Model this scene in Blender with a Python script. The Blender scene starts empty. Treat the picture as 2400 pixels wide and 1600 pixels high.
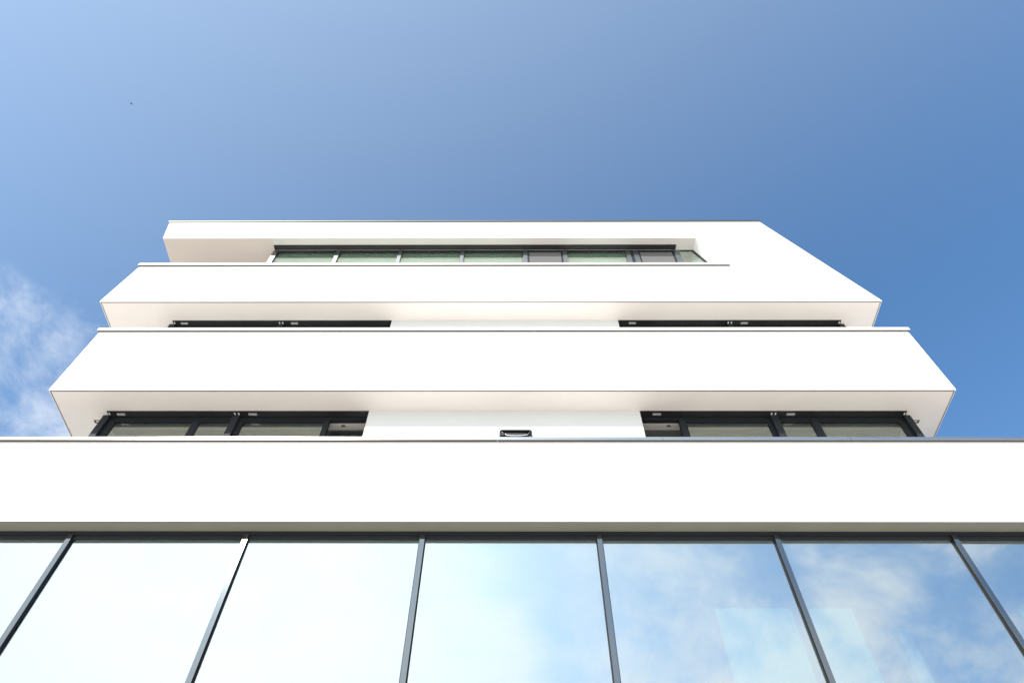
import bpy, math, random
from mathutils import Vector, Matrix

# ---------------------------------------------------------------- camera, sky, sun, exposure
G = 1.6                                   # eye height; all heights below are measured from the eye and lifted by G
scene = bpy.context.scene
C = scene.collection

cam = bpy.data.cameras.new('camera'); cam_o = bpy.data.objects.new('camera', cam); C.objects.link(cam_o)
yaw, pit, rol = math.radians(-0.5006), math.radians(55.7117), math.radians(0.3786)
fwd = Vector((math.sin(yaw)*math.cos(pit), math.cos(yaw)*math.cos(pit), math.sin(pit)))
right = Vector((math.cos(yaw), -math.sin(yaw), 0)); up = right.cross(fwd)
r2 = right*math.cos(rol) + up*math.sin(rol); u2 = -right*math.sin(rol) + up*math.cos(rol)
M = Matrix((r2, u2, -fwd)).transposed().to_4x4(); M.translation = Vector((0, -8.5, G))
cam_o.matrix_world = M
cam.sensor_width = 36; cam.lens = 1655.03/2400*36
cam.clip_start = 0.05; cam.clip_end = 3000
scene.camera = cam_o

SUN = Vector((-0.49, -1.0, 0.915)).normalized()
sun_el = math.asin(SUN.z); sun_az = math.atan2(SUN.x, SUN.y)     # azimuth from +Y towards +X

W = bpy.data.worlds.new('World'); scene.world = W; W.use_nodes = True
nt = W.node_tree; nt.nodes.clear()
def N(t, **k):
    n = nt.nodes.new(t)
    for a, b in k.items(): setattr(n, a, b)
    return n
def L(a, b): nt.links.new(a, b)
def setv(sock, v):
    if isinstance(v, bpy.types.NodeSocket): L(v, sock)
    else: sock.default_value = v
def math_(op, a, b=0.0, c=0.0, clamp=False):
    n = N('ShaderNodeMath', operation=op); n.use_clamp = clamp
    setv(n.inputs[0], a); setv(n.inputs[1], b)
    if op == 'MULTIPLY_ADD': setv(n.inputs[2], c)
    return n.outputs[0]
def smooth(x, lo, hi):
    n = N('ShaderNodeMapRange', interpolation_type='SMOOTHSTEP')
    setv(n.inputs[0], x); n.inputs[1].default_value = lo; n.inputs[2].default_value = hi
    return n.outputs[0]
SKY_STRENGTH = 0.147
CLOUD_A = (4.76, 10.88, 7.40); CLOUD_B = (12.08, 12.51, 1.31)
sky = N('ShaderNodeTexSky', sky_type='NISHITA'); sky.sun_disc = False
sky.sun_elevation = sun_el; sky.sun_rotation = sun_az
sky.altitude = 50; sky.air_density = 1.0; sky.dust_density = 0.0; sky.ozone_density = 6.0
tc = N('ShaderNodeTexCoord')
dirv = tc.outputs['Generated']
dot = N('ShaderNodeVectorMath', operation='DOT_PRODUCT'); L(dirv, dot.inputs[0]); dot.inputs[1].default_value = SUN
mu = dot.outputs['Value']
sep = N('ShaderNodeSeparateXYZ'); L(dirv, sep.inputs[0])
# forward-scattered haze round the sun
mup = math_('MAXIMUM', mu, 0.0)
glow_w = math_('POWER', mup, 1.5)
glow_n = math_('POWER', mup, 10.0)
# thin broken cloud on a high flat layer
def noise(vec, scale, detail, rough, dist=0.0, off=(0, 0, 0), sc=(1, 1, 1), rot=0.0):
    mp = N('ShaderNodeMapping'); L(vec, mp.inputs[0])
    mp.inputs['Location'].default_value = off; mp.inputs['Scale'].default_value = sc; mp.inputs['Rotation'].default_value = (0, 0, rot)
    n = N('ShaderNodeTexNoise'); L(mp.outputs[0], n.inputs['Vector'])
    n.inputs['Scale'].default_value = scale; n.inputs['Detail'].default_value = detail
    n.inputs['Roughness'].default_value = rough; n.inputs['Distortion'].default_value = dist
    return n.outputs[0]
big = noise(dirv, 1.9, 2, 0.5, 0.2, CLOUD_A)
puff = noise(dirv, 4.6, 12, 0.64, 0.30, CLOUD_B, (1.0, 1.0, 1.35))
# more cloud low in the sky and towards the sun, clear overhead and away from it
bias = math_('ADD', math_('MULTIPLY', sep.outputs[0], -0.22), math_('MULTIPLY', sep.outputs[1], -0.18))
bias = math_('ADD', bias, math_('MULTIPLY', math_('SUBTRACT', 0.67, sep.outputs[2]), 1.25))
dens = math_('ADD', math_('MULTIPLY', big, 0.75), math_('MULTIPLY', puff, 1.35))
dens = math_('ADD', dens, bias)
dens = smooth(dens, 1.11, 1.46)
hz_fade = smooth(sep.outputs[2], 0.0, 0.12)
dens = math_('MULTIPLY', dens, hz_fade)
# thin veil high up, thicker heaps low down
dens = math_('MULTIPLY', dens, math_('SUBTRACT', 0.90, math_('MULTIPLY', smooth(sep.outputs[2], 0.52, 0.72), 0.45)))
# cloud brightness rises towards the sun
cb = math_('ADD', 4.7, math_('ADD', math_('MULTIPLY', glow_w, 2.2), math_('MULTIPLY', glow_n, 3.2)))
ccol = N('ShaderNodeVectorMath', operation='SCALE'); ccol.inputs[0].default_value = (0.94, 0.97, 1.0); L(cb, ccol.inputs['Scale'])
hz = math_('ADD', math_('MULTIPLY', glow_w, 2.0), math_('MULTIPLY', glow_n, 5.8))
hcol = N('ShaderNodeVectorMath', operation='SCALE'); hcol.inputs[0].default_value = (1.0, 1.0, 0.75); L(hz, hcol.inputs['Scale'])
tint = N('ShaderNodeVectorMath', operation='MULTIPLY'); L(sky.outputs[0], tint.inputs[0]); tint.inputs[1].default_value = (0.86, 1.02, 1.0)
add = N('ShaderNodeVectorMath', operation='ADD'); L(tint.outputs[0], add.inputs[0]); L(hcol.outputs[0], add.inputs[1])
mx = N('ShaderNodeMix', data_type='RGBA')
L(dens, mx.inputs[0]); L(add.outputs[0], mx.inputs[6]); L(ccol.outputs[0], mx.inputs[7])
bg = N('ShaderNodeBackground'); L(mx.outputs[2], bg.inputs[0]); bg.inputs[1].default_value = SKY_STRENGTH
wo = N('ShaderNodeOutputWorld'); L(bg.outputs[0], wo.inputs[0])

sl = bpy.data.lights.new('sun', 'SUN'); sl.energy = 3.6; sl.angle = math.radians(0.53); sl.color = (1.0, 0.955, 0.89)
so = bpy.data.objects.new('sun', sl); C.objects.link(so)
so.rotation_euler = SUN.to_track_quat('Z', 'Y').to_euler(); so.location = SUN*60

vs = scene.view_settings
vs.view_transform = 'Standard'; vs.look = 'None'; vs.gamma = 1.0; vs.exposure = 0.75; vs.use_curve_mapping = False
scene.render.resolution_x = 1024; scene.render.resolution_y = 682
scene.cycles.max_bounces = 12; scene.cycles.transparent_max_bounces = 16

# ---------------------------------------------------------------- materials
def mat(name):
    m = bpy.data.materials.new(name); m.use_nodes = True
    t = m.node_tree; b = t.nodes['Principled BSDF']
    return m, t, b
def surf(name, col, rough=0.6, metal=0.0, spec=0.5, var=0.0, vscale=6.0, bump=0.0, bscale=200.0, stretch=(1, 1, 1)):
    m, t, b = mat(name)
    b.inputs['Base Color'].default_value = (*col, 1); b.inputs['Roughness'].default_value = rough
    b.inputs['Metallic'].default_value = metal; b.inputs['Specular IOR Level'].default_value = spec
    co = t.nodes.new('ShaderNodeTexCoord')
    mp = t.nodes.new('ShaderNodeMapping'); mp.inputs['Scale'].default_value = stretch
    t.links.new(co.outputs['Object'], mp.inputs[0])
    if var:
        n = t.nodes.new('ShaderNodeTexNoise'); n.inputs['Scale'].default_value = vscale; n.inputs['Detail'].default_value = 6
        t.links.new(mp.outputs[0], n.inputs['Vector'])
        r = t.nodes.new('ShaderNodeValToRGB')
        r.color_ramp.elements[0].position = 0.3; r.color_ramp.elements[1].position = 0.75
        r.color_ramp.elements[0].color = tuple(c*(1-var) for c in col) + (1,)
        r.color_ramp.elements[1].color = tuple(min(1, c*(1+var*0.5)) for c in col) + (1,)
        t.links.new(n.outputs[0], r.inputs[0]); t.links.new(r.outputs[0], b.inputs['Base Color'])
    if bump:
        n2 = t.nodes.new('ShaderNodeTexNoise'); n2.inputs['Scale'].default_value = bscale; n2.inputs['Detail'].default_value = 4
        t.links.new(mp.outputs[0], n2.inputs['Vector'])
        bp = t.nodes.new('ShaderNodeBump'); bp.inputs['Strength'].default_value = bump; bp.inputs['Distance'].default_value = 0.004
        t.links.new(n2.outputs[0], bp.inputs['Height']); t.links.new(bp.outputs[0], b.inputs['Normal'])
    return m
def glass(name, refl, gcol, tcol, rough=0.0):
    m = bpy.data.materials.new(name); m.use_nodes = True; t = m.node_tree; t.nodes.clear()
    o = t.nodes.new('ShaderNodeOutputMaterial'); mixs = t.nodes.new('ShaderNodeMixShader')
    g = t.nodes.new('ShaderNodeBsdfGlossy'); g.inputs['Color'].default_value = (*gcol, 1); g.inputs['Roughness'].default_value = rough
    tr = t.nodes.new('ShaderNodeBsdfTransparent'); tr.inputs['Color'].default_value = (*tcol, 1)
    # coated pane: base reflectance plus the fresnel rise at grazing view
    lw = t.nodes.new('ShaderNodeLayerWeight'); lw.inputs['Blend'].default_value = 0.5
    fr = t.nodes.new('ShaderNodeMath'); fr.operation = 'POWER'; t.links.new(lw.outputs['Facing'], fr.inputs[0]); fr.inputs[1].default_value = 5.0
    ma = t.nodes.new('ShaderNodeMath'); ma.operation = 'MULTIPLY_ADD'; ma.use_clamp = True
    t.links.new(fr.outputs[0], ma.inputs[0]); ma.inputs[1].default_value = 1-refl; ma.inputs[2].default_value = refl
    t.links.new(ma.outputs[0], mixs.inputs[0]); t.links.new(tr.outputs[0], mixs.inputs[1]); t.links.new(g.outputs[0], mixs.inputs[2])
    t.links.new(mixs.outputs[0], o.inputs[0])
    # faint waviness of the float glass
    co = t.nodes.new('ShaderNodeTexCoord'); n = t.nodes.new('ShaderNodeTexNoise'); n.inputs['Scale'].default_value = 0.8; n.inputs['Detail'].default_value = 1
    t.links.new(co.outputs['Object'], n.inputs['Vector'])
    bp = t.nodes.new('ShaderNodeBump'); bp.inputs['Strength'].default_value = 0.04; bp.inputs['Distance'].default_value = 0.01
    t.links.new(n.outputs[0], bp.inputs['Height']); t.links.new(bp.outputs[0], g.inputs['Normal'])
    return m
MT = {}
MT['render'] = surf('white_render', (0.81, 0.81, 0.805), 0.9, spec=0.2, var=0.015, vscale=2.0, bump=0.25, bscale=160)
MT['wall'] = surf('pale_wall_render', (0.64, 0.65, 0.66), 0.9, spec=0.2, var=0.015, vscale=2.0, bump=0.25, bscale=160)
MT['soffit'] = surf('soffit_render', (0.88, 0.83, 0.78), 0.9, spec=0.2, var=0.02, vscale=1.5, bump=0.2, bscale=160)
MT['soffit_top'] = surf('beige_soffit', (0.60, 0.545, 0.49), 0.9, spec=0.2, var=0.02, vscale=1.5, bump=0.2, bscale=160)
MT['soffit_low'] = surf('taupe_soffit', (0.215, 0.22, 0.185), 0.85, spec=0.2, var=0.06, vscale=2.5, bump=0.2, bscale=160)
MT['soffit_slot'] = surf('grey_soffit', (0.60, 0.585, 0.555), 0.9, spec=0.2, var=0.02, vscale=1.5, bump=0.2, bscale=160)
MT['bead'] = surf('bead_metal_and_shade', (0.07, 0.06, 0.053), 0.6)  # metal of beads and lugs, also paints the shade under copings
MT['frame'] = surf('anthracite_frame', (0.020, 0.024, 0.029), 0.6, metal=0.0, spec=0.15, var=0.05, vscale=3)
MT['satin'] = surf('satin_blue_grey_frame', (0.165, 0.185, 0.20), 0.085, metal=1.0, spec=0.5, var=0.06, vscale=1.5, stretch=(3, 3, 0.4))
MT['satin_soft'] = surf('satin_grey_frame', (0.20, 0.22, 0.235), 0.36, metal=0.9, spec=0.6, var=0.06, vscale=1.5, stretch=(3, 3, 0.4))
MT['black'] = surf('black_channel', (0.018, 0.018, 0.020), 0.5, spec=0.4, var=0.2, vscale=2)
MT['rubber_and_shade'] = surf('black_rubber_and_shade', (0.008, 0.008, 0.008), 0.8)  # black trim, also paints shade in gaps and on mullion sides
MT['coping'] = surf('aluminium_coping', (0.42, 0.42, 0.41), 0.25, metal=1.0, var=0.05, vscale=1.2)
MT['coping_dark'] = surf('dark_anodised_coping', (0.16, 0.155, 0.14), 0.35, metal=1.0, var=0.05, vscale=1.2)
MT['coping_white'] = surf('white_coping', (0.80, 0.80, 0.79), 0.45, var=0.02)
MT['label'] = surf('printed_label', (0.62, 0.62, 0.60), 0.7, var=0.75, vscale=70)
MT['glass'] = glass('coated_glass', 0.42, (0.925, 0.97, 1.0), (0.62, 0.76, 0.78))
MT['glass_w'] = glass('window_glass', 0.28, (0.88, 0.93, 0.90), (0.85, 0.90, 0.87))
MT['glass_t'] = glass('green_window_glass', 0.45, (0.90, 0.97, 0.92), (0.90, 0.97, 0.93))
MT['ceil'] = surf('ceiling_paint', (0.62, 0.60, 0.57), 0.9, var=0.03)
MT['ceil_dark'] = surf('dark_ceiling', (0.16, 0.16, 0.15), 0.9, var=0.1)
MT['inner'] = surf('inner_wall_paint', (0.35, 0.35, 0.34), 0.9, var=0.03)
MT['floor'] = surf('inner_floor', (0.22, 0.21, 0.19), 0.7, var=0.1)
MT['screen'] = surf('pale_cyan_screen', (0.28, 0.54, 0.46), 0.7, var=0.05)
MT['blind'] = surf('added_blind_cloth', (0.74, 0.78, 0.73), 0.9, var=0.03)
MT['mesh'] = surf('insect_screen', (0.13, 0.13, 0.13), 0.9, spec=0.1, bump=0.6, bscale=900)
MT['deck'] = surf('terrace_deck', (0.42, 0.41, 0.39), 0.85, var=0.1)
MT['lampblack'] = surf('lamp_black_plastic', (0.012, 0.012, 0.014), 0.22, spec=0.6)
MT['lampdark'] = surf('lamp_dark_glass', (0.03, 0.033, 0.036), 0.12, spec=0.6)
MT['chrome'] = surf('highlight_metal', (0.7, 0.7, 0.72), 0.25, metal=1.0)
MT['bird'] = surf('bird_plumage', (0.05, 0.05, 0.055), 0.8, var=0.2)
MT['spot'] = surf('downlight_rim', (0.12, 0.12, 0.12), 0.4)

def pave():
    m, t, b = mat('light_stone_paving')
    co = t.nodes.new('ShaderNodeTexCoord'); br = t.nodes.new('ShaderNodeTexBrick')
    t.links.new(co.outputs['Object'], br.inputs['Vector'])
    br.inputs['Scale'].default_value = 1.0; br.inputs['Brick Width'].default_value = 0.8; br.inputs['Row Height'].default_value = 0.4
    br.inputs['Mortar Size'].default_value = 0.006
    br.inputs['Color1'].default_value = (0.65, 0.575, 0.50, 1); br.inputs['Color2'].default_value = (0.71, 0.625, 0.545, 1)
    br.inputs['Mortar'].default_value = (0.25, 0.23, 0.20, 1)
    t.links.new(br.outputs[0], b.inputs['Base Color']); b.inputs['Roughness'].default_value = 0.85
    return m
MT['paving'] = pave()

# ---------------------------------------------------------------- mesh helpers
class MB:
    def __init__(s): s.v = []; s.f = []
    def box(s, x0, x1, y0, y1, z0, z1):
        i = len(s.v)
        s.v += [(x0,y0,z0),(x1,y0,z0),(x1,y1,z0),(x0,y1,z0),(x0,y0,z1),(x1,y0,z1),(x1,y1,z1),(x0,y1,z1)]
        s.f += [tuple(i+k for k in q) for q in ((0,3,2,1),(4,5,6,7),(0,1,5,4),(1,2,6,5),(2,3,7,6),(3,0,4,7))]
        return s
    def prism(s, pts, y0, y1):
        """polygon in XZ (counter-clockwise seen from -Y), extruded along Y"""
        i = len(s.v); n = len(pts)
        s.v += [(x, y0, z) for x, z in pts] + [(x, y1, z) for x, z in pts]
        s.f.append(tuple(i+k for k in range(n))); s.f.append(tuple(i+n+k for k in reversed(range(n))))
        for k in range(n):
            a, b = k, (k+1) % n
            s.f.append((i+b, i+a, i+n+a, i+n+b))
        return s
    def prismz(s, pts, z0, z1):
        i = len(s.v); n = len(pts)
        s.v += [(x, y, z0) for x, y in pts] + [(x, y, z1) for x, y in pts]
        s.f.append(tuple(i+k for k in reversed(range(n)))); s.f.append(tuple(i+n+k for k in range(n)))
        for k in range(n):
            a, b = k, (k+1) % n
            s.f.append((i+a, i+b, i+n+b, i+n+a))
        return s
    def build(s, name, m, parent=None, bevel=0.0, smooth=False, lift=True):
        me = bpy.data.meshes.new(name)
        me.from_pydata([(x, y, z+(G if lift else 0)) for x, y, z in s.v], [], s.f); me.materials.append(MT[m]); me.update()
        o = bpy.data.objects.new(name, me); C.objects.link(o)
        if parent: o.parent = parent
        if bevel:
            bv = o.modifiers.new('bevel', 'BEVEL'); bv.width = bevel; bv.segments = 2; bv.limit_method = 'ANGLE'
        if smooth:
            for p in me.polygons: p.use_smooth = True
        return o
def B(*a): return MB().box(*a)
def tag(o, label, cat, group=None):
    o['label'] = label; o['category'] = cat
    if group: o['group'] = group
    return o

# ---------------------------------------------------------------- measured levels (from the eye) and edges
ZB1, ZB2, ZB3, ZB4 = 7.504, 10.805, 14.139, 17.474
ZT1, ZT2, ZT3, ZT4 = 9.315, 12.865, 15.870, 18.490
XL2, XR2 = -9.098, 8.533
XL3, XL3T, XR3 = -9.727, -9.539, 8.530
XL4, XL4T, XTR = -9.620, -9.848, 6.906
SX, SX2 = 4.887, 5.430
YB = 12.0                                  # back of the building
TH = 0.45

# ground
gm = B(-300, 300, -300, 300, -0.3, 0).build('pavement', 'paving', None, lift=False); gm['kind'] = 'structure'

bld = bpy.data.objects.new('office_building', None); C.objects.link(bld)
tag(bld, 'white four-storey building with horizontal bands, dark ribbon windows and mirrored glass front', 'building')

# ---------------------------------------------------------------- bands
def ring(xl, xr, zb, zt, th=0.3):
    m = MB()
    m.box(xl, xr, 0, th, zb, zt); m.box(xl, xl+th, th, YB-th, zb, zt); m.box(xr-th, xr, th, YB-th, zb, zt); m.box(xl, xr, YB-th, YB, zb, zt)
    return m
WX = 14.0
ring(-WX, WX, ZB1, ZT1).build('facade_band', 'render', bld)['label'] = 'lowest white band directly above the mirrored glass'
ring(XL2, XR2, ZB2, ZT2).build('facade_band', 'render', bld)['label'] = 'middle white band with straight ends'
rib = [(XL3, ZB3), (XR3, ZB3), (XTR, ZT4), (XL4T, ZT4), (XL4, ZB4), (SX, ZB4), (SX2, ZT3), (XL3T, ZT3)]
MB().prism(rib, 0, TH).build('facade_band', 'render', bld)['label'] = 'top white band folding up at the slanted right end round a ribbon window'
m = MB()
dx = (XTR-XR3)/(ZT4-ZB3)
m.prism([(XR3-0.3, ZB3), (XR3, ZB3), (XTR, ZT4), (XTR-0.3, ZT4)], TH, YB)
m.build('end_wall', 'render', bld)
MB().prism([(XL3, ZB3), (XL3+0.3, ZB3), (XL3T+0.3, ZT3), (XL3T, ZT3)], TH, YB).build('parapet', 'render', bld)
MB().prism([(XL4, ZB4), (XTR-0.35-dx*0+0.02, ZB4), (XTR-0.35, ZT4-0.12), (XL4T, ZT4-0.12)], TH, YB).build('roof', 'render', bld)
B(XL3+0.3, XR3-0.35, TH, YB, ZB3+0.15, ZB3+0.95).build('floor_slab', 'deck', bld)
B(XL2+0.3, XR2-0.3, 0.3, YB-0.3, ZB2+0.15, ZB2+0.95).build('floor_slab', 'deck', bld)
B(-WX+0.3, WX-0.3, 0.55, YB-0.3, ZB1+0.15, ZB1+0.6).build('floor_slab', 'deck', bld)

# soffits, with the drip bead that draws the dark line along each edge
def soffit(xl, xr, z, y1, inset=0.036, material='soffit', bead=True):
    o = B(xl+inset, xr-inset, inset, y1, z-0.004, z+0.149).build('soffit', material, bld)
    if bead:
        b = MB()
        b.box(xl+inset-0.013, xr-inset+0.013, inset-0.013, inset-0.0005, z-0.008, z+0.05)
        b.box(xl+inset-0.013, xl+inset-0.0005, inset, y1, z-0.008, z+0.05)
        b.box(xr-inset+0.0005, xr-inset+0.013, inset, y1, z-0.008, z+0.05)
        b.build('drip_bead', 'bead', o)
    return o
soffit(XL2, XR2, ZB2, YB-0.36)
soffit(XL3, XR3, ZB3, YB-0.36)
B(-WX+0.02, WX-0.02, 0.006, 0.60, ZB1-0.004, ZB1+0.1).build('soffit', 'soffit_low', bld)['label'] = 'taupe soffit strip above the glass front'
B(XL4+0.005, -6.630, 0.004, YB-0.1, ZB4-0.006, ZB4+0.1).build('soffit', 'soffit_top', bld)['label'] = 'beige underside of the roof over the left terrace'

# copings: lengths butted end to end with open joints
def coping(xl, xr, z0, z1, mname, joints, out=0.035, back=0.36, gap=0.006):
    xs = [xl] + joints + [xr]
    for a, b in zip(xs[:-1], xs[1:]):
        g0 = gap/2 if a != xl else 0; g1 = gap/2 if b != xr else 0
        mm = MB()
        mm.box(a+g0, b-g1, -out, -out+0.006, z0, z1)                    # front apron
        mm.box(a+g0, b-g1, -out+0.006, back, z1-0.008, z1)              # top sheet
        mm.box(a+g0, b-g1, back, back+0.006, z0+0.02, z1)               # rear apron
        o = mm.build('coping', mname, bld)
        B(a+g0, b-g1, -out+0.007, -0.0008, z0+0.003, z0+0.012).build('coping_shade', 'bead', o)  # dark fill painting the shade below the coping
    return o
coping(-WX-0.03, WX+0.03, ZT1-0.001, ZT1+0.071, 'coping', [-11.5, -8.45, -6.75, -2.35, -0.32, 2.6, 5.9, 9.0, 11.8], out=0.058)
coping(XL2-0.035, XR2+0.035, ZT2-0.025, ZT2+0.068, 'coping_white', [-6.3, -3.1, 0.4, 3.7, 6.4], out=0.050)
coping(XL3T-0.03, SX2-0.01, ZT3-0.025, ZT3+0.068, 'coping_white', [-6.9, -4.0, -0.9, 2.1], out=0.050, back=0.34)
coping(XL4T-0.03, XTR+0.03, ZT4-0.02, ZT4+0.050, 'coping_dark', [-6.6, -3.3, 0.1, 3.4], out=0.03)
# side copings along the returns
for xa, xb, z in ((XL2-0.035, XL2+0.36, ZT2), (XR2-0.36, XR2+0.035, ZT2)):
    B(xa, xb, 0.37, YB, z-0.02, z+0.066).build('coping', 'coping_white', bld)
B(XL3T-0.03, XL3T+0.36, 0.35, YB, ZT3-0.02, ZT3+0.066).build('coping', 'coping_white', bld)

# ---------------------------------------------------------------- mirrored glass front
GY = 0.25
M0, MS = -7.0045, 2.7565
cw = MB()
cw.box(-WX, WX, GY-0.023, GY+0.09, ZB1-0.072, ZB1-0.0045)
cwo = cw.build('glass_front', 'frame', bld)
B(-WX, WX, GY+0.002, GY+0.09, ZB1-0.100, ZB1-0.0725).build('gap_shade_strip', 'rubber_and_shade', cwo)  # black strip painted in for the line of shade below the head
B(-WX, WX, GY-0.008, GY+0.09, ZB1-0.150, ZB1-0.1005).build('head_rail', 'frame', cwo)
B(-WX, WX, GY-0.02, GY+0.09, -1.6, -1.45).build('sill', 'frame', cwo)
xs = [M0 + i*MS for i in range(-2, 8)]
for i, x in enumerate(xs):
    mm = MB(); mm.box(x, x+0.078, GY-0.045, GY-0.0005, -1.45, ZB1-0.085)
    mo = mm.build('mullion', 'satin', cwo)
    shade_m = MB(); shade_m.box(x-0.013, x-0.0005, GY-0.014, GY-0.0005, -1.45, ZB1-0.151); shade_m.box(x+0.0785, x+0.091, GY-0.014, GY-0.0005, -1.45, ZB1-0.151)
    shade_m.build('side_shade_strip', 'rubber_and_shade', cwo)  # black strips put in as the shaded sides of the mullion
rng = random.Random(4)
for i in range(len(xs)-1):
    t0, t1, t2 = rng.random(), rng.random(), rng.random(); tl = (t0, t1, t2, t1+t2-t0)
    a, b = xs[i]+0.039, xs[i+1]+0.039
    for z0, z1 in ((-1.448, 2.15), (2.25, ZB1-0.152)):
        pn = B(a+0.004, b-0.004, GY, GY+0.012, z0, z1)
        pn.v = [(x, y + 0.005*(1.0 + tl[(k in (1, 2, 5, 6)) + 2*(k > 3)]), z) for k, (x, y, z) in enumerate(pn.v)]   # panes never sit quite in one plane
        pn.build('pane', 'glass', cwo)
    B(xs[i]+0.092, xs[i+1]-0.014, GY-0.02, GY+0.05, 2.152, 2.248).build('transom', 'frame', cwo)

# rooms behind it
B(-WX+0.05, WX-0.05, GY+0.10, 9.0, ZB1-0.12, ZB1-0.01).build('ceiling', 'ceil_dark', bld)
B(-WX+0.05, WX-0.05, 9.0, 9.2, -1.6, ZB1+0.1).build('interior_wall', 'inner', bld)
B(-WX+0.05, WX-0.05, GY+0.10, 9.0, 2.0, 2.25).build('interior_floor', 'floor', bld)
for s in (-1, 1):
    B(s*WX-0.15, s*WX+0.15, 0.3, YB, -1.6, ZB1-0.002).build('side_wall', 'render', bld)
B(-WX-0.15, WX+0.15, YB, YB+0.2, -1.6, ZB1-0.002).build('rear_wall', 'render', bld)
B(5.90, 6.10, 1.4, 1.6, 2.25, ZB1-0.9).build('column', 'ceil', bld)

# ---------------------------------------------------------------- ribbon windows of the middle storeys
def group(dz, x0, x1, joint, bays, rails, labels, openbay, ox=0.0, tilt=True):
    """one window group; heights relative to the soffit of the second band, dz lifts it a storey"""
    z = ZB2 + dz - 0.004
    zs = z - 2.55
    w = MB(); FY = 0.70
    X0, X1 = x0+0.0, x1
    w.box(X0, X1, FY, FY+0.09, z-0.070, z)                         # head
    w.box(X0, X1, FY, FY+0.09, zs, zs+0.08)                         # sill member
    edges = [X0] + [e for b in bays for e in b] + [X1]
    for a, b in zip(edges[0::2], edges[1::2]):
        if b-a > 0.004: w.box(a, b, FY, FY+0.09, zs+0.08, z-0.070)  # uprights between panes
    wo = w.build('window', 'frame', bld)
    # inner glazing beads, a step behind the frame
    for k, (a, b) in enumerate(bays):
        if k == openbay: continue
        g = MB()
        g.box(a, b, FY-0.006, FY+0.03, z-0.092, z-0.0705)
        g.box(a, b, FY+0.01, FY+0.05, z-0.125, z-0.0925)
        g.box(a, a+0.022, FY+0.008, FY+0.05, zs+0.08, z-0.125); g.box(b-0.022, b, FY+0.008, FY+0.05, zs+0.08, z-0.125)
        g.build('glazing_bead', 'frame', wo)
        B(a+0.022, b-0.022, FY+0.03, FY+0.038, zs+0.08, z-0.125).build('pane', 'glass_w', wo)
    # the opened bay
    a, b = bays[openbay]
    s = MB(); t = 0.055; h = 2.25
    s.box(a+0.03, b-0.004, 0, 0.06, h-t, h); s.box(a+0.03, b-0.004, 0, 0.06, 0, t)
    s.box(a+0.03, a+0.03+t, 0, 0.06, t, h-t); s.box(b-0.004-t, b-0.004, 0, 0.06, t, h-t)
    if tilt:
        so_ = s.build('sash', 'frame', wo, lift=False)
        p = B(a+0.03+t, b-0.004-t, 0.026, 0.034, t, h-t).build('pane', 'glass_w', wo, lift=False)
        for q in (so_, p):
            q.location = (0, FY+0.05, zs+0.14+G); q.rotation_euler = (math.radians(-4.5), 0, 0)
    # blind channel under the soffit
    for (ca, cb) in ((x0, joint-0.003), (joint+0.003, x1)):
        c = B(ca, cb, 0.526, 0.662, z-0.016, z-0.0005).build('blind_channel', 'black', wo)
        for sxx in ((ca+0.035) if ca != bays[0][0] else None, cb-0.035):
            if sxx is None: continue
            if abs(sxx) < 3.2: continue
            B(sxx-0.014, sxx+0.014, 0.563, 0.618, z-0.0185, z-0.0162).build('slot', 'coping_white', c)
        for la in labels:
            if ca < la < cb: B(la, la+0.165, 0.575, 0.630, z-0.0185, z-0.0162).build('sticker', 'label', c)
    B(x0, x1, 0.6625, FY-0.001, z-0.010, z-0.0005).build('gap_shade_strip', 'rubber_and_shade', wo)  # black strip stands in for the shaded void of the blind slot
    for ra, rb in rails:
        B(ra, rb, 0.622, 0.656, zs, z-0.020).build('guide_rail', 'frame', wo)
        B(ra+0.03, rb-0.03, 0.6565, FY-0.0005, zs, z-0.020).build('rail_web', 'rubber_and_shade', wo)
    # small fixing lug on the outermost rail
    ra, rb = rails[0] if abs(rails[0][0]) > abs(rails[-1][1]) else rails[-1]
    sgn = -1 if ra < 0 else 1
    e = ra if sgn < 0 else rb
    lug = MB(); y0, y1 = 0.62, 0.70; q = lambda d: e + sgn*d
    for (d0, d1, ya, yb) in ((0.0, 0.12, y0, y0+0.018), (0.085, 0.12, y0+0.018, y1), (0.0, 0.085, y0+0.052, y1)):
        xa, xb = sorted((q(d0), q(d1))); lug.box(xa, xb, ya, yb, z-0.175, z-0.169)
    lug.build('fixing_lug', 'bead', wo)
    return wo
LB = [(-7.985, -6.400), (-6.302, -5.650), (-5.430, -3.785), (-3.700, -2.940)]
RB = [(2.500, 3.247), (3.362, 5.010), (5.225, 5.872), (5.985, 7.610)]
LR = [(-8.220, -8.090), (-5.630, -5.500)]
RR = [(5.060, 5.190), (7.700, 7.825)]
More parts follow.
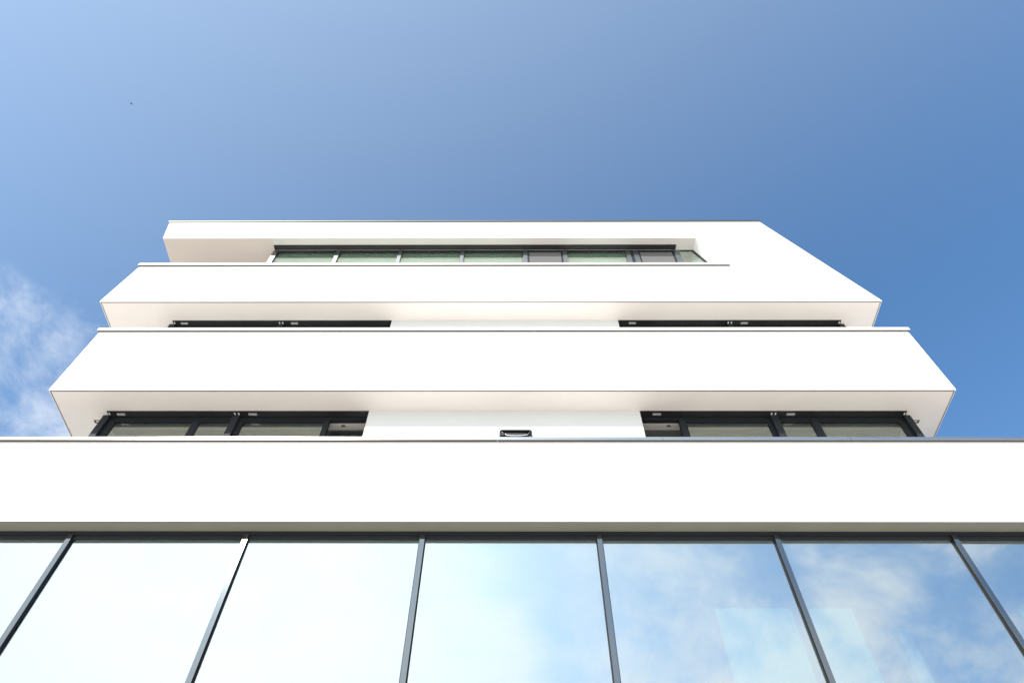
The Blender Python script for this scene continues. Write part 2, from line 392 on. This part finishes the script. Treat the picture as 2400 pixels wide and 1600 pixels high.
for dz, ox in ((0.0, 0.0), (ZB3-ZB2, -0.03)):
    sh = lambda L_: [(a+ox, b+ox) for a, b in L_]
    l = group(dz, -8.128+ox, -2.908+ox, -5.549+ox, sh(LB), sh(LR), [-7.945+ox, -5.315+ox], 3, tilt=True)
    r = group(dz, 2.462+ox, 7.742+ox, 5.118+ox, sh(RB), sh(RR), [2.725+ox, 5.380+ox], 0, tilt=False)
    st = 'lower' if dz == 0 else 'upper'
    l['label'] = 'ribbon window left of the white wall, %s of two storeys' % st
    r['label'] = 'ribbon window right of the white wall, %s of two storeys' % st
    z = ZB2+dz-0.004; zl = ZT1+0.0 if dz == 0 else ZT2
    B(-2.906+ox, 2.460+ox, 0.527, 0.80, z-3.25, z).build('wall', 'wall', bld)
    B(-8.30+ox, -8.135+ox, 0.74, YB-0.4, z-3.0, z-0.0005).build('side_wall', 'render', bld)
    B(7.75+ox, 7.91+ox, 0.74, YB-0.4, z-3.0, z-0.0005).build('side_wall', 'render', bld)
    # room: light perimeter ceiling, darker raft, downlights, back wall, floor
    B(-8.12+ox, 7.73+ox, 0.805, 0.965, z-0.075, z-0.004).build('ceiling', 'ceil', bld)
    B(-8.12+ox, 7.73+ox, 0.966, 6.0, z-0.080, z-0.004).build('ceiling_raft', 'ceil_dark', bld)
    B(-8.12+ox, 7.73+ox, 6.0, 6.2, z-3.0, z-0.004).build('interior_wall', 'inner', bld)
    B(-8.12+ox, 7.73+ox, 0.805, 6.0, z-2.75, z-2.56).build('interior_floor', 'floor', bld)
    for xd in (-3.45, 3.06):
        dl = MB(); dl.prismz([(xd+ox+0.045*math.cos(t*math.pi/8), 0.855+0.03*math.sin(t*math.pi/8)) for t in range(16)], z-0.079, z-0.0755)
        dl.build('downlight', 'spot', bld)

# ---------------------------------------------------------------- top ribbon window in the folded band
FY = 0.375
z1 = ZB4-0.0005; z0 = ZT3-0.55
def edge(zv): return SX + (SX2-SX)*(ZB4-zv)/(ZB4-ZT3)           # slanted right reveal
up_x = [(-6.655, -6.525), (-4.920, -4.812), (-3.205, -3.105), (-1.500, -1.400), (0.205, 0.325), (1.290, 1.410), (3.010, 3.130), (3.215, 3.350), (4.330, 4.484)]
w = MB()
w.box(-6.655, 4.484, FY, FY+0.06, z1-0.035, z1)
w.box(4.484, edge(z1)-0.002, FY, FY+0.05, z1-0.022, z1)
w.box(-6.655, edge(z0), FY, FY+0.06, z0, z0+0.07)
tw = w.build('window', 'frame', bld); tw['label'] = 'long ribbon window of the top storey with slanted right end'
for a, b in up_x:
    B(a, b, FY-0.012, FY+0.055, z0+0.07, z1-0.0355).build('mullion', 'satin_soft', tw)
B(3.131, 3.214, FY+0.01, FY+0.05, z0+0.07, z1-0.036).build('mullion', 'frame', tw)
MB().prism([(edge(z0)-0.045, z0+0.07), (edge(z0)-0.004, z0+0.07), (edge(z1)-0.004, z1-0.023), (edge(z1)-0.045, z1-0.023)], FY, FY+0.05).build('mullion', 'rubber_and_shade', tw)
panes = [(-6.525, -4.92), (-4.812, -3.205), (-3.105, -1.5), (-1.4, 0.205), (1.41, 3.01)]
for a, b in panes:
    B(a, b, FY+0.025, FY+0.033, z0+0.07, z1-0.036).build('pane', 'glass_t', tw)
    B(a, b, FY+0.012, FY+0.024, z1-0.055, z1-0.036).build('glazing_bead', 'rubber_and_shade', tw)
    B(a+0.02, b-0.02, FY+0.062, FY+0.064, z0+0.30, z1-0.060).build('added_blind', 'blind', tw)  # white blinds added behind the panes to lighten them
MB().prism([(4.484, z0+0.07), (edge(z0)-0.05, z0+0.07), (edge(z1)-0.048, z1-0.024), (4.484, z1-0.024)], FY+0.02, FY+0.028).build('pane', 'glass_t', tw)
for a, b in ((0.325, 1.29), (3.35, 4.33)):
    f = MB(); t = 0.05
    f.box(a, b, FY+0.004, FY+0.045, z1-0.12, z1-0.036); f.box(a, a+t, FY+0.004, FY+0.045, z0+0.07, z1-0.12); f.box(b-t, b, FY+0.004, FY+0.045, z0+0.07, z1-0.12)
    so_ = f.build('sash', 'frame', tw)
    B(a+t, b-t, FY+0.012, FY+0.016, z0+0.07, z1-0.12).build('insect_screen', 'mesh', so_)
    B(a+t, b-t, FY+0.030, FY+0.038, z0+0.07, z1-0.12).build('pane', 'glass_t', so_)
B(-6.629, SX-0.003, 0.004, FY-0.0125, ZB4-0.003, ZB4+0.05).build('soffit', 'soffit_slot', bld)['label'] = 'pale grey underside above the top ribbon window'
c = B(-6.628, 4.397, 0.206, 0.315, ZB4-0.018, ZB4-0.0035).build('blind_channel', 'black', tw)
B(-6.628, 4.397, 0.3155, FY-0.0130, ZB4-0.010, ZB4-0.0035).build('gap_shade_strip', 'rubber_and_shade', tw)  # black fill in place of the shade behind the channel
# rooms behind the top window
B(-6.60, 6.55, FY+0.09, 6.0, ZB4-0.05, ZB4-0.003).build('ceiling', 'ceil', bld)
B(-6.60, 6.95, 6.0, 6.2, ZB3+0.96, ZB4-0.003).build('interior_wall', 'inner', bld)
B(-6.655, -6.60, FY+0.061, YB-0.4, ZB3+0.96, ZB4-0.007).build('side_wall', 'render', bld)

# ---------------------------------------------------------------- black wall lamp between the lower ribbon windows
def rrect(x0, x1, z0, z1, r, n=6):
    pts = []
    for cx, cz, a0 in ((x1-r, z0+r, -90), (x1-r, z1-r, 0), (x0+r, z1-r, 90), (x0+r, z0+r, 180)):
        for k in range(n+1):
            a = math.radians(a0 + 90*k/n); pts.append((cx+r*math.cos(a), cz+r*math.sin(a)))
    return pts
lamp = bpy.data.objects.new('wall_lamp', None); C.objects.link(lamp); lamp.location = (0, 0, 0)
tag(lamp, 'black rounded wall lamp on the white wall, half hidden by the lowest parapet', 'lamp')
LX0, LX1, LZ0, LZ1 = -0.305, 0.315, 9.62, 10.130
def frame_ring(o, i, y0, y1):
    m = MB(); n = len(o)
    m.v = [(x, y0, z) for x, z in o] + [(x, y0, z) for x, z in i] + [(x, y1, z) for x, z in o] + [(x, y1, z) for x, z in i]
    for k in range(n):
        j = (k+1) % n
        m.f += [(k, j, n+j, n+k), (2*n+j, 2*n+k, 3*n+k, 3*n+j), (j, k, 2*n+k, 2*n+j), (n+k, n+j, 3*n+j, 3*n+k)]
    return m
o_ = rrect(LX0, LX1, LZ0, LZ1, 0.05); i_ = rrect(LX0+0.028, LX1-0.028, LZ0+0.028, LZ1-0.028, 0.04)
frame_ring(o_, i_, 0.425, 0.526).build('housing', 'lampblack', lamp, bevel=0.006)
MB().prism(rrect(LX0+0.029, LX1-0.029, LZ0+0.029, LZ1-0.029, 0.035), 0.49, 0.52).build('back_plate', 'lampblack', lamp)
lens = MB(); nx, nz = 20, 8                     # bowed lens
for j in range(nz+1):
    for i in range(nx+1):
        u = i/nx*2-1; v = j/nz
        zz = LZ1-0.045 - v*0.085*(1-0.35*u*u)
        lens.v.append(((LX0+LX1)/2 + u*0.255, 0.486-0.035*math.sin(math.pi*min(1, v*0.6+0.2))*(1-u**6), zz))
for j in range(nz):
    for i in range(nx):
        a = j*(nx+1)+i; lens.f.append((a, a+nx+1, a+nx+2, a+1))
lens.build('lens', 'lampdark', lamp, smooth=True)
hilite = MB(); k = 24                                # bright metal strip standing in for the curved highlight under the lens
for i in range(k+1):
    u = i/k*2-1; zz = LZ1-0.045-0.087*(1-0.35*u*u) + (0.06*max(0, abs(u)-0.86)/0.14); x = (LX0+LX1)/2+u*0.262
    hilite.v += [(x, 0.452, zz), (x, 0.440, zz-0.010), (x, 0.456, zz-0.019)]
for i in range(k):
    a = 3*i; hilite.f += [(a, a+1, a+4, a+3), (a+1, a+2, a+5, a+4)]
hilite.build('highlight_strip', 'chrome', lamp, smooth=True)
kn = MB(); kn.prism([(-0.235+0.045*math.cos(t*math.pi/10), 9.980+0.045*math.sin(t*math.pi/10)) for t in range(20)], 0.40, 0.489)
kn.build('sensor', 'lampblack', lamp, bevel=0.008)

# ---------------------------------------------------------------- pale screens standing inside behind the glass
for (a, b, zt, lab) in ((2.93, 4.03, 6.38, 'pale cyan screen inside the glass front, left of the right-hand mullion pair'),
                        (4.14, 4.92, 6.38, 'pale cyan screen inside the glass front, narrower and right of its twin'),
                        (7.36, 8.40, 6.36, 'pale cyan screen inside the glass front at the far right edge')):
    e = bpy.data.objects.new('screen', None); C.objects.link(e); e.location = (0, 0, 0)
    tag(e, lab, 'screen', 'screens behind the glass front')
    B(a, b, 0.58, 0.60, 2.40, zt).build('panel', 'screen', e)
    ft = MB(); ft.box(a+0.1, a+0.2, 0.45, 0.73, 2.251, 2.40); ft.box(b-0.2, b-0.1, 0.45, 0.73, 2.251, 2.40); ft.build('foot', 'frame', e)

# ---------------------------------------------------------------- bird
bd = Vector((-0.544, 0.284, 1.014)).normalized(); bp_ = Vector((0, -8.5, G)) + bd*62
bm = MB()
sec = [(-0.12, 0.004, 0), (-0.07, 0.02, 0), (0.0, 0.03, 0), (0.06, 0.026, 0.004), (0.09, 0.018, 0.008), (0.12, 0.003, 0.006)]
for x, r, h in sec:
    for t in range(8): bm.v.append((x, r*math.cos(t*math.pi/4), h+r*math.sin(t*math.pi/4)))
for s in range(len(sec)-1):
    for t in range(8):
        a, b = s*8+t, s*8+(t+1) % 8; bm.f.append((a, b, b+8, a+8))
for sg in (1, -1):
    i = len(bm.v)
    bm.v += [(0.05, sg*0.01, 0.012), (-0.04, sg*0.01, 0.008), (0.05, sg*0.09, 0.05), (-0.03, sg*0.10, 0.048), (-0.05, sg*0.20, 0.03),
             (0.05, sg*0.01, 0.002), (-0.04, sg*0.01, 0.0), (0.05, sg*0.09, 0.044), (-0.03, sg*0.10, 0.042)]
    bm.f += [(i, i+1, i+3, i+2), (i+2, i+3, i+4), (i+5, i+7, i+8, i+6), (i+7, i+4, i+8), (i, i+2, i+7, i+5), (i+2, i+4, i+7), (i+1, i+6, i+8, i+3), (i+3, i+8, i+4)]
bo = bm.build('bird', 'bird', None, lift=False); bo.location = bp_; bo.rotation_euler = (0.5, 0.1, 0.0); bo.scale = (0.8, 0.8, 0.8)
tag(bo, 'tiny dark bird flying high in the blue sky left of the roof', 'bird')

# stand each thing's root at its own base
for e, loc in [(lamp, Vector((0.005, 0.527, LZ0+G)))] + [(o, None) for o in list(C.objects) if o.name.split('.')[0] == 'screen' and o.type == 'EMPTY']:
    if loc is None:
        pm = [c for c in e.children if c.name.startswith('panel')][0].data
        xs_ = [v.co.x for v in pm.vertices]; loc = Vector(((min(xs_)+max(xs_))/2, 0.59, 2.251+G))
    e.location = loc
    for c_ in e.children: c_.location = c_.location - loc
